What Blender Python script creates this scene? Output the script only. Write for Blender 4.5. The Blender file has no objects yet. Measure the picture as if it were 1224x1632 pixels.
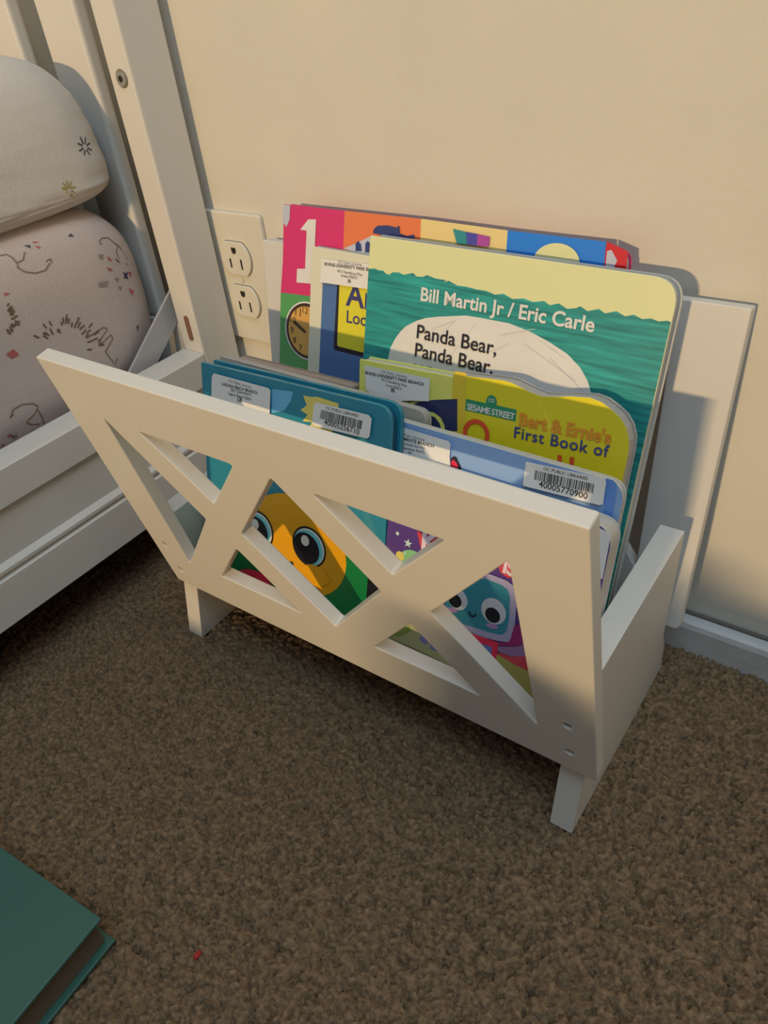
import bpy, bmesh, math, random
from mathutils import Vector, Matrix
from mathutils.bvhtree import BVHTree
random.seed(7)
sc = bpy.context.scene
LINK = sc.collection.objects.link

# ------------------------------------------------------------------ camera
cam = bpy.data.cameras.new('camera')
cam.sensor_fit = 'HORIZONTAL'; cam.sensor_width = 36.0
cam.lens = 36.0 * 1230.4 / 1224.0
cam.clip_start = 0.01; cam.clip_end = 50
camo = bpy.data.objects.new('camera', cam); LINK(camo)
R3 = Matrix(((0.8114, -0.2835, 0.5111), (0.5760, 0.5361, -0.6171), (-0.0990, 0.7951, 0.5983)))
camo.matrix_world = Matrix.Translation((0.1252, -0.4556, 0.4619)) @ R3.to_4x4()
sc.camera = camo

# ------------------------------------------------------------------ light
sc.view_settings.view_transform = 'Standard'; sc.view_settings.look = 'None'
sc.view_settings.exposure = 0.0; sc.view_settings.gamma = 1.0; sc.view_settings.use_curve_mapping = False
world = bpy.data.worlds.new('world'); sc.world = world; world.use_nodes = True
world.node_tree.nodes['Background'].inputs[0].default_value = (0.90, 0.95, 1.0, 1)
world.node_tree.nodes['Background'].inputs[1].default_value = 0.02

def area(name, loc, target, sx, sy, power, color):
    l = bpy.data.lights.new(name, 'AREA'); l.shape = 'RECTANGLE'; l.size = sx; l.size_y = sy
    l.energy = power; l.color = color
    o = bpy.data.objects.new(name, l); LINK(o)
    d = Vector(target) - Vector(loc)
    o.matrix_world = Matrix.Translation(loc) @ d.to_track_quat('-Z', 'Y').to_matrix().to_4x4()
    return o
area('warm_room_lamp', (0.33, -4.86, 1.58), (-0.1, -0.1, 0.2), 0.22, 0.05, 143, (1.0, 0.69, 0.35))
area('window_daylight', (0.55, -0.85, 2.25), (-0.15, -0.1, 0.2), 1.3, 1.1, 20, (0.66, 0.85, 1.0))

# ------------------------------------------------------------------ helpers
MATS = {}
def mat(name, color, rough=0.5, bump=0.0, bscale=200.0, spec=0.5, metal=0.0, coat=0.0, var=0.0, vscale=40.0, stretch=None):
    if name in MATS: return MATS[name]
    m = bpy.data.materials.new(name); m.use_nodes = True
    nt = m.node_tree; b = nt.nodes['Principled BSDF']
    b.inputs['Base Color'].default_value = (*color, 1); b.inputs['Roughness'].default_value = rough
    b.inputs['Specular IOR Level'].default_value = spec; b.inputs['Metallic'].default_value = metal
    b.inputs['Coat Weight'].default_value = coat
    tc = nt.nodes.new('ShaderNodeTexCoord'); mp = nt.nodes.new('ShaderNodeMapping')
    nt.links.new(tc.outputs['Object'], mp.inputs['Vector'])
    if stretch: mp.inputs['Scale'].default_value = stretch
    if bump > 0:
        n = nt.nodes.new('ShaderNodeTexNoise'); n.inputs['Scale'].default_value = bscale; n.inputs['Detail'].default_value = 5
        bp = nt.nodes.new('ShaderNodeBump'); bp.inputs['Strength'].default_value = bump; bp.inputs['Distance'].default_value = 0.002
        nt.links.new(mp.outputs[0], n.inputs['Vector'])
        nt.links.new(n.outputs[0], bp.inputs['Height']); nt.links.new(bp.outputs[0], b.inputs['Normal'])
    if var > 0:
        n = nt.nodes.new('ShaderNodeTexNoise'); n.inputs['Scale'].default_value = vscale; n.inputs['Detail'].default_value = 6
        r = nt.nodes.new('ShaderNodeValToRGB')
        r.color_ramp.elements[0].position = 0.3; r.color_ramp.elements[1].position = 0.7
        r.color_ramp.elements[0].color = (*[c * (1 - var) for c in color], 1)
        r.color_ramp.elements[1].color = (*[min(1, c * (1 + var)) for c in color], 1)
        nt.links.new(mp.outputs[0], n.inputs['Vector'])
        nt.links.new(n.outputs[0], r.inputs[0]); nt.links.new(r.outputs[0], b.inputs['Base Color'])
    MATS[name] = m
    return m

def obj(name, me, m=None, parent=None, smooth=False):
    """link one mesh (datablock or bmesh) as ONE object"""
    if isinstance(me, bmesh.types.BMesh):
        d = bpy.data.meshes.new(name); bmesh.ops.recalc_face_normals(me, faces=me.faces); me.to_mesh(d); me.free(); me = d
    me.name = name
    o = bpy.data.objects.new(name, me); LINK(o)
    if m is not None:
        me.materials.clear()
        me.materials.append(m)
    if parent is not None: o.parent = parent
    if smooth:
        for p in me.polygons: p.use_smooth = True
    return o

def thing(name, label, cat, loc=(0, 0, 0), rot=None, group=None):
    o = bpy.data.objects.new(name, None); LINK(o); o.empty_display_size = 0.02
    o.matrix_world = Matrix.Translation(loc) @ (rot.to_4x4() if rot else Matrix())
    o['label'] = label; o['category'] = cat
    if group: o['group'] = group
    return o
def struct(name, me, m, smooth=False):
    o = obj(name, me, m, None, smooth); o['kind'] = 'structure'; return o

def box(bm, lo, hi, bev=0.0, seg=2):
    lo = Vector(lo); hi = Vector(hi)
    r = bmesh.ops.create_cube(bm, size=1.0, matrix=Matrix.Translation((lo + hi) / 2) @ Matrix.Diagonal((*(hi - lo), 1)))
    if bev > 0:
        es = {e for v in r['verts'] for e in v.link_edges}
        bmesh.ops.bevel(bm, geom=list(es), offset=bev, segments=seg, affect='EDGES', profile=0.5)
def prism(bm, pts, axis, a0, a1, bev=0.0):
    """extrude polygon pts (2D) along axis 0/1/2 from a0 to a1"""
    def v3(p, a):
        q = [0, 0, 0]; i = [k for k in (0, 1, 2) if k != axis]; q[i[0]] = p[0]; q[i[1]] = p[1]; q[axis] = a; return q
    A = [bm.verts.new(v3(p, a0)) for p in pts]; B = [bm.verts.new(v3(p, a1)) for p in pts]
    fs = [bm.faces.new(A), bm.faces.new(B[::-1])]
    n = len(pts)
    for i in range(n): fs.append(bm.faces.new((A[i], B[i], B[(i + 1) % n], A[(i + 1) % n])))
    if bev > 0:
        es = {e for f in fs for e in f.edges if e.calc_face_angle(0) > 0.4}
        bmesh.ops.bevel(bm, geom=list(es), offset=bev, segments=2, affect='EDGES', profile=0.5)
def cyl(bm, p0, p1, r0, r1=None, n=20):
    p0 = Vector(p0); p1 = Vector(p1); d = p1 - p0
    mt = Matrix.Translation((p0 + p1) / 2) @ d.to_track_quat('Z', 'Y').to_matrix().to_4x4()
    bmesh.ops.create_cone(bm, cap_ends=True, segments=n, radius1=r0, radius2=r0 if r1 is None else r1, depth=d.length, matrix=mt)
def rounded(pts, r, n=5):
    """round the corners of a polygon (r number or list)"""
    out = []; k = len(pts)
    for i in range(k):
        p = Vector(pts[i]); a = Vector(pts[i - 1]); b = Vector(pts[(i + 1) % k]); rr = r[i] if isinstance(r, (list, tuple)) else r
        if rr <= 0: out.append(tuple(p)); continue
        da = (a - p); db = (b - p); la = min(rr, da.length * .45); lb = min(rr, db.length * .45)
        s = p + da.normalized() * la; e = p + db.normalized() * lb
        for j in range(n + 1):
            t = j / n; q = s * (1 - t) ** 2 + p * 2 * t * (1 - t) + e * t ** 2; out.append(tuple(q))
    return out
def curve_mesh(cu, name):
    o = bpy.data.objects.new('tmp', cu); LINK(o)
    dg = bpy.context.evaluated_depsgraph_get(); dg.update()
    me = bpy.data.meshes.new_from_object(o.evaluated_get(dg)); me.name = name
    bpy.data.objects.remove(o); return me
def plate(name, outer, holes, t, bev=0.0008):
    """flat board with holes: local x,y outline, z from -t/2 to t/2"""
    cu = bpy.data.curves.new(name, 'CURVE'); cu.dimensions = '2D'; cu.fill_mode = 'BOTH'
    cu.extrude = t / 2 - bev; cu.bevel_depth = bev; cu.bevel_resolution = 1; cu.offset = -bev
    for pts in [outer] + holes:
        s = cu.splines.new('POLY'); s.points.add(len(pts) - 1)
        for i, p in enumerate(pts): s.points[i].co = (p[0], p[1], 0, 1)
        s.use_cyclic_u = True
    me = curve_mesh(cu, name); bpy.data.curves.remove(cu)
    for p in me.polygons: p.use_smooth = False
    return me
def circle(cx, cy, r, n=20): return [(cx + r * math.cos(2 * math.pi * i / n), cy + r * math.sin(2 * math.pi * i / n)) for i in range(n)]

_text_cache = {}
def text_tris(s, bold):
    """a word as flat triangles, scaled so that its width is 1"""
    if (s, bold) in _text_cache: return _text_cache[(s, bold)]
    cu = bpy.data.curves.new('word', 'FONT'); cu.body = s; cu.size = 1.0; cu.fill_mode = 'FRONT'; cu.offset = (0.0, 0.012, 0.022, 0.035, 0.014, 0.024)[bold]
    cu.resolution_u = 4
    cu.space_character = (1, 1, 1, .96, 1.10, .84)[bold]
    me = curve_mesh(cu, 'word'); bpy.data.curves.remove(cu)
    xs = [v.co.x for v in me.vertices]; x0, x1 = min(xs), max(xs); k = 1.0 / (x1 - x0)
    vs = [((v.co.x - x0) * k, v.co.y * k) for v in me.vertices]; fs = [tuple(p.vertices) for p in me.polygons]
    bpy.data.meshes.remove(me); _text_cache[(s, bold)] = (vs, fs); return vs, fs

# ------------------------------------------------------------------ materials
WHITE = mat('white_paint', (0.70, 0.69, 0.66), 0.38, bump=0.05, bscale=300)
BEDW = mat('bed_white_paint', (0.72, 0.70, 0.66), 0.4, bump=0.05, bscale=300)
WALL = mat('wall_paint', (0.70, 0.68, 0.62), 0.7, bump=0.13, bscale=170, var=0.03, vscale=14)
TRIM = mat('trim_paint', (0.60, 0.61, 0.61), 0.5, bump=0.25, bscale=90, var=0.06, vscale=60)
PLAST = mat('ivory_plastic', (0.72, 0.70, 0.62), 0.3)
DARK = mat('dark_hole', (0.015, 0.014, 0.013), 0.7)
SCREW = mat('recessed_screw', (0.05, 0.045, 0.04), 0.5, metal=0.3)
METAL = mat('dark_metal', (0.22, 0.21, 0.19), 0.35, metal=0.9)
SHEET = mat('printed_sheet', (0.64, 0.55, 0.52), 0.9, bump=0.3, bscale=900, var=0.05, vscale=7)
PILLOW = mat('pillow_cotton', (0.70, 0.65, 0.60), 0.9, bump=0.25, bscale=900)
PAGE = mat('white_page_edges', (0.60, 0.57, 0.52), 0.7, bump=0.2, bscale=500, stretch=(1, 1, 12))

# ------------------------------------------------------------------ setting
def scuff(bm, x, y, z, w, h, ang, mi=1):
    a = math.radians(ang); P = []
    for i in range(9):
        t = 2 * math.pi * i / 9; r = 1 + .3 * math.sin(3.7 * i + x * 900)
        u = w * r * math.cos(t); v = h * r * math.sin(t); P.append((x + u * math.cos(a) - v * math.sin(a), y, z + u * math.sin(a) + v * math.cos(a)))
    bm.faces.new([bm.verts.new(p) for p in P]).material_index = mi
SCUFF = mat('scuff_brown', (.20, .15, .11), .8)
bm = bmesh.new(); box(bm, (-2.2, 0.0, -0.05), (2.2, 0.1, 2.4))
scuff(bm, 0.0565, -.0003, 0.0850, 0.0010, 0.0022, 25)
scuff(bm, 0.0588, -.0003, 0.0813, 0.0006, 0.0012, 20)
scuff(bm, 0.0427, -.0003, 0.1001, 0.0010, 0.0006, 0)
scuff(bm, 0.0494, -.0003, 0.1732, 0.0012, 0.0007, 0)
scuff(bm, -0.0192, -.0003, 0.3037, 0.0007, 0.0006, 0)
scuff(bm, -0.0452, -.0003, 0.3114, 0.0007, 0.0004, 0)
scuff(bm, -0.3525, -.0003, 0.3330, 0.0005, 0.0004, 0)
scuff(bm, -0.2411, -.0003, 0.3401, 0.0012, 0.0005, 60)
scuff(bm, 0.0331, -.0003, 0.2582, 0.0006, 0.0005, 0)
w_ = struct('wall_back', bm, WALL); w_.data.materials.append(SCUFF)
bm = bmesh.new(); box(bm, (-2.2, -1.56, -.05), (-1.0, 0.0, 2.4)); struct('added_wall_left', bm, WALL)  # unseen side wall, added to keep stray light out from under the bed
# added unseen blocker behind the camera, outlined to shade carpet, bed and lower rack
bm = bmesh.new()
prism(bm, rounded([(-2.2, 0), (-2.2, 0.6237), (-0.225, 0.6437), (-0.195, 0.6137), (-0.175, 0.4482), (-0.132, 0.4482), (0.0124, 0.4612), (0.0286, 0.5057), (0.0316, 0.525), (0.0357, 0.5444), (0.0434, 0.556), (0.0527, 0.5614), (0.0687, 0.5611), (0.0976, 0.5526), (0.1239, 0.5492), (0.1614, 0.5249), (2.2, 0.47490000000000004), (2.2, 0)], 0.006), 1, -1.5, -1.56)
struct('light_blocker', bm, WALL)
# baseboard with a small rounded top edge
bm = bmesh.new()
prism(bm, [(0.0, -0.004), (-0.0125, -0.004), (-0.0125, 0.0215), (-0.0112, 0.0255), (-0.0085, 0.0272), (0.0, 0.0272)], 0, -2.2, 2.2)
for (x, z, w, h) in ((.0600, .0130, .0012, .0008), (.0625, .0080, .0009, .0008), (.0745, .0100, .0011, .0007), (.0860, .0085, .0040, .0006), (.0930, .0090, .0030, .0006), (.0560, .0190, .0030, .0006)): scuff(bm, x, -.0127, z, w, h, 0)
w_ = struct('baseboard_back', bm, TRIM); w_.data.materials.append(SCUFF)
bm = bmesh.new(); box(bm, (-2.2, -0.0030, 0.0272), (2.2, 0.0, 0.0292))
struct('trim_1', bm, mat('dark_caulk_line', (0.16, 0.14, 0.12), 0.8, bump=0.5, bscale=120))

# carpet: a dense tufted surface near the rack, plain floor beyond
from mathutils import noise as mn
def carpet():
    bm = bmesh.new()
    xs0, xs1, ys0, ys1, st = -0.58, 0.22, -0.49, -0.0, 0.0012
    nx = int((xs1 - xs0) / st); ny = int((ys1 - ys0) / st)
    rows = []
    for j in range(ny + 1):
        row = []
        for i in range(nx + 1):
            x = xs0 + i * st; y = ys0 + j * st
            jx = x + (random.random() - .5) * st * .5; jy = y + (random.random() - .5) * st * .5
            if i in (0, nx) or j in (0, ny): jx, jy = x, y
            wx = jx + 0.0022 * mn.noise(Vector((x * 130, y * 130, 3))); wy = jy + 0.0022 * mn.noise(Vector((x * 130, y * 130, 9)))
            # tufts: cells drawn out along the lie of the pile, gaps between them
            a = wx * .82 + wy * .57; b = -wx * .57 + wy * .82
            d = mn.voronoi(Vector((a * 165, b * 250, 0.0)))[0]
            gap = 1.0 - min(1.0, (d[1] - d[0]) * 2.6)
            pit = max(0.0, mn.noise(Vector((x * 150, y * 150, 21))) + .25)
            h = -0.0085 * gap * gap * (0.22 + pit) + 0.0007 * mn.noise(Vector((x * 600, y * 600, 1))) + 0.0013 * mn.noise(Vector((x * 30, y * 30, 5)))
            if i in (0, nx) or j in (0, ny): h = -0.003
            row.append(bm.verts.new((jx, jy, h)))
        rows.append(row)
    for j in range(ny):
        for i in range(nx):
            bm.faces.new((rows[j][i], rows[j][i + 1], rows[j + 1][i + 1], rows[j + 1][i]))
    # plain surroundings
    X0, X1, Y0, Y1 = -2.2, 2.2, -1.56, 0.0
    z = -0.003
    V = lambda x, y: bm.verts.new((x, y, z))
    for (a, b, c, d) in ((X0, Y0, X1, ys0), (X0, ys0, xs0, Y1), (xs1, ys0, X1, Y1)):
        bm.faces.new((V(a, b), V(c, b), V(c, d), V(a, d)))
    m = bpy.data.materials.new('beige_carpet'); m.use_nodes = True; nt = m.node_tree; b = nt.nodes['Principled BSDF']
    b.inputs['Roughness'].default_value = 0.95; b.inputs['Specular IOR Level'].default_value = 0.1
    tc = nt.nodes.new('ShaderNodeTexCoord'); n = nt.nodes.new('ShaderNodeTexNoise'); n.inputs['Scale'].default_value = 330; n.inputs['Detail'].default_value = 6
    r = nt.nodes.new('ShaderNodeValToRGB'); r.color_ramp.elements[0].position = .3; r.color_ramp.elements[1].position = .72
    r.color_ramp.elements[0].color = (0.115, 0.072, 0.039, 1); r.color_ramp.elements[1].color = (0.34, 0.228, 0.138, 1)
    nt.links.new(tc.outputs['Object'], n.inputs['Vector']); nt.links.new(n.outputs[0], r.inputs[0]); nt.links.new(r.outputs[0], b.inputs['Base Color'])
    n2 = nt.nodes.new('ShaderNodeTexNoise'); n2.inputs['Scale'].default_value = 900; n2.inputs['Detail'].default_value = 3
    bp = nt.nodes.new('ShaderNodeBump'); bp.inputs['Strength'].default_value = .8; bp.inputs['Distance'].default_value = .001
    nt.links.new(tc.outputs['Object'], n2.inputs['Vector']); nt.links.new(n2.outputs[0], bp.inputs['Height']); nt.links.new(bp.outputs[0], b.inputs['Normal'])
    o = struct('floor', bm, m, smooth=True)
    for p in o.data.polygons:
        if p.normal.z < 0: o.data.flip_normals(); break
carpet()

# ------------------------------------------------------------------ book rack
X0, X1 = -0.3101, 0.0428; XC = (X0 + X1) / 2; HW = (X1 - X0) / 2; PH = 0.2177; PT = 0.0098
def lattice_holes(dx=0.0):
    hs = []
    for s in (1, -1):
        f = lambda pts: [(s * (x + dx), y) for x, y in pts]
        e = 0.1388                                       # outer slot edge from the middle
        hs.append(rounded(f([(e, 0.1800), (0.0855, 0.1105), (e + .003, 0.0375)]), 0.0022))
        hs.append(rounded(f([(0.1065, 0.1787), (0.0280, 0.1787), (0.0665, 0.1325)]), [0.0022, 0.004, 0.0022]))
        hs.append(rounded(f([(0.0680, 0.0892), (0.1062, 0.0404), (0.0300, 0.0404)]), 0.0022))
    hs.append(rounded([(0.0, 0.1790), (0.0535, 0.1108), (0.0, 0.0440), (-0.0535, 0.1108)], 0.002))
    for (x, y) in ((-.1617, .0493), (-.1617, .0195), (.1605, .0522), (.1605, .0220)): hs.append(circle(x, y, 0.0027))
    return hs
rack = thing('book_rack', 'white wooden book rack with lattice front panel, full of board books, standing on the carpet', 'book rack', (XC, -0.125, 0.0))
RO = Vector((XC, -0.125, 0.0))
def rack_panel(name, origin, up, out, HW=HW, PH=PH, dx=0.0):
    """origin = bottom middle of the panel's outer face; up = in-plane up; out = face normal"""
    up = Vector(up).normalized(); xx = Vector((1, 0, 0)); out = Vector(out).normalized()
    me = plate(name, rounded([(-HW, 0), (HW, 0), (HW, PH), (-HW, PH)], [.004, .004, .0015, .0015]), lattice_holes(dx), PT)
    o3 = Vector(origin) - out * (PT / 2) - RO
    M = Matrix(((xx.x, up.x, out.x, o3.x), (xx.y, up.y, out.y, o3.y), (xx.z, up.z, out.z, o3.z), (0, 0, 0, 1)))
    me.transform(M)
    if M.to_3x3().determinant() < 0: me.flip_normals()
    p = obj(name, me, WHITE, rack)
    for (x, y) in ((-.1617, .0493), (-.1617, .0195), (.1605, .0522), (.1605, .0220)):
        b = bmesh.new(); c = Vector(origin) - RO + xx * x + up * y
        cyl(b, c - out * .0095, c - out * .0072, .0026, n=16)
        obj('screw', b, SCREW, p)
    return p
ft = 0.1931
rack_panel('front_panel', (XC, -0.1974, 0.0650), (0, -math.sin(ft), math.cos(ft)), (0, -math.cos(ft), -math.sin(ft)))
bt = math.atan2(.036, .2185)
rack_panel('back_panel', (-0.1430, -0.0540, 0.0585), (0, math.sin(bt), math.cos(bt)), (0, -math.cos(bt), math.sin(bt)), .1840, .2214, .006)
# back panel front face must not cut the boards: stop the boards on it
def side_board_fit(name, xb, xt, th, ztf, ztb):
    fb = lambda z: -.0545 + (z - .0585) * .1648
    prof = [(-.1970, .0), (-.0390, .0), (-.0450, .0300), (fb(.050), .050), (min(fb(ztb), -.0650), ztb), (-.1876 - .1955 * (ztf - .065) , ztf), (-.1876, .0650), (-.1905, .0560)]
    bm = bmesh.new(); prism(bm, prof, 0, 0.0, th, 0.001)
    for v in bm.verts:
        v.co.x += xb + (xt - xb) * (v.co.z / .145); v.co -= RO
    return obj(name, bm, WHITE, rack)
side_board_fit('side_board', .0155, .0215, .0148, .148, .152)
side_board_fit('side_board', -.3205, -.3040, .0155, .138, .142)
bm = bmesh.new(); box(bm, (-.3065, -.1865, .0560), (.0168, -.0560, .0655), .0008)
for v in bm.verts: v.co -= RO
obj('bottom_shelf', bm, WHITE, rack)

# ------------------------------------------------------------------ bed
bed = thing('toddler_bed', 'white wooden bed with slatted headboard and grooved side rail, left of the book rack', 'bed', (-0.66, -0.65, 0.0))
BO = Vector((-0.66, -0.65, 0.0))
def bedpart(name, bm, m=BEDW, parent=None):
    for v in bm.verts: v.co -= BO
    return obj(name, bm, m, parent or bed)
bm = bmesh.new(); box(bm, (-.4190, -.0500, -.002), (-.3940, -.0100, .95), .0016)
post = bedpart('post', bm)
bm = bmesh.new(); c = Vector((-.4055, -.0502, .3955))
for i in range(28):   # ring groove of the bolt sleeve
    a0 = 2 * math.pi * i / 28; a1 = 2 * math.pi * (i + 1) / 28
    vs = [bm.verts.new((c.x + r * math.cos(a), -.0504, c.z + r * math.sin(a))) for r, a in ((.0062, a0), (.0062, a1), (.0053, a1), (.0053, a0))]
    bm.faces.new(vs)
o = bedpart('bolt_ring', bm, mat('bolt_ring_grey', (.20, .17, .12), .5), post)
bm = bmesh.new(); cyl(bm, (c.x, -.0515, c.z), (c.x, -.0495, c.z), .0050, .0054, 24)
o = bedpart('bolt', bm, mat('bolt_steel', (.45, .44, .40), .3, metal=.6), post); o['label'] = 'silver bolt head with dark hex hole'
bm = bmesh.new(); cyl(bm, (c.x, -.0519, c.z), (c.x, -.0512, c.z), .0023, None, 6)
bedpart('hex_hole', bm, DARK, post)
bm = bmesh.new(); pts = []
for i in range(24):
    a = 2 * math.pi * i / 24; pts.append((-.4053 + .0028 * math.cos(a), .2019 + .0028 * math.sin(a) + (.0088 if math.sin(a) >= 0 else -.0088)))
prism(bm, pts, 1, -.0506, -.0490)
o = bedpart('slot_plug', bm, mat('brown_plug', (.23, .12, .075), .5), post); o['label'] = 'brown pill-shaped slot plug'
for (xa, xb) in ((-.4985, -.4505), (-.580, -.535), (-.662, -.617)):
    bm = bmesh.new(); box(bm, (xa, -.0415, .20), (xb, -.0290, .93), .0035, 4)
    bedpart('slat', bm)
bm = bmesh.new(); box(bm, (-.93, -.0440, .14), (-.4195, -.0260, .20), .002); bedpart('headboard_rail', bm)
bm = bmesh.new(); box(bm, (-.93, -.0480, .90), (-.4195, -.0160, .95), .002); bedpart('headboard_rail', bm)
bm = bmesh.new(); box(bm, (-.955, -.0500, -.002), (-.930, -.0100, .95), .0016); bedpart('post', bm)
prof = [(-.3940, .1790), (-.3940, .1515), (-.3985, .1485), (-.3985, .1090), (-.3945, .1050), (-.3945, .1022), (-.3972, .1010), (-.3972, .0986), (-.3942, .0968), (-.3942, .0590), (-.4200, .0590), (-.4200, .1800), (-.3950, .1800)]
bm = bmesh.new(); prism(bm, prof, 1, -.0505, -1.25, 0.0006); bedpart('side_rail', bm)
bm = bmesh.new()
d = Vector((0, .0662, .0500)).normalized(); nrm = Vector((0, -d.z, d.y))
a = Vector((0, -.1049, .1815)); b = Vector((0, -.0792, .1738))
for x in (0,):
    w = (b - a).dot(nrm)
pts = [a - d * .05, a + d * .115, a + d * .115 + nrm * w, a - d * .05 + nrm * w]
prism(bm, [(p.y, p.z) for p in pts], 0, -.4305, -.4280, .0004)
o = bedpart('brace', bm, mat('grey_brace', (.50, .50, .50), .45)); o['label'] = 'flat grey diagonal brace between mattress and post'
bm = bmesh.new(); box(bm, (-.955, -1.275, -.002), (-.394, -1.250, .55), .002); bedpart('footboard', bm)
bm = bmesh.new(); box(bm, (-.955, -1.25, .059), (-.930, -.0505, .18), .001); bedpart('side_rail', bm)
bm = bmesh.new(); box(bm, (-.93, -1.22, .135), (-.425, -.060, .150)); bedpart('mattress_base', bm)

def soft_box(lo, hi, p, nseg=40, wr=0.0015, seed=0, taper=None):
    """superellipsoid cushion"""
    bm = bmesh.new(); lo = Vector(lo); hi = Vector(hi); c = (lo + hi) / 2; h = (hi - lo) / 2
    bmesh.ops.create_cube(bm, size=2.0); bmesh.ops.subdivide_edges(bm, edges=bm.edges[:], cuts=nseg, use_grid_fill=True)
    for v in bm.verts:
        q = v.co.copy()
        # remap so points crowd towards the edges
        q = Vector([math.copysign(abs(t) ** 0.8, t) for t in q])
        n = (abs(q.x) ** p[0] + abs(q.y) ** p[1] + abs(q.z) ** p[2]) ** (1.0 / max(p))
        L = max(abs(q.x), abs(q.y), abs(q.z))
        # solve scale s so that sum |s q|^p = 1
        s0, s1 = 0.0, 2.0
        for _ in range(24):
            s = (s0 + s1) / 2
            if abs(s * q.x) ** p[0] + abs(s * q.y) ** p[1] + abs(s * q.z) ** p[2] > 1: s1 = s
            else: s0 = s
        q *= s0
        v.co = Vector((c.x + q.x * h.x, c.y + q.y * h.y, c.z + q.z * h.z))
        v.co += (v.co - c).normalized() * wr * (mn.noise(v.co * 22 + Vector((seed, 0, 0))) + .5 * mn.noise(v.co * 55 + Vector((0, seed, 0))))
        if taper: taper(v.co)
    return bm
def drop(bm, o):
    for v in bm.verts: v.co -= o
    return bm
mat_o = Vector((-.68, -.62, .151))
mtt = thing('mattress', 'white mattress in a sheet printed with pink petals and hedgehogs, lying in the white bed', 'mattress', tuple(mat_o))
bm = soft_box((-.925, -1.20, .151), (-.4335, -.0445, .318), (22, 17, 3.4), 44, .0012, 3)
mbvh = BVHTree.FromBMesh(bm)
sheet = obj('fitted_sheet', drop(bm, mat_o), SHEET, mtt, smooth=True)
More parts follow.
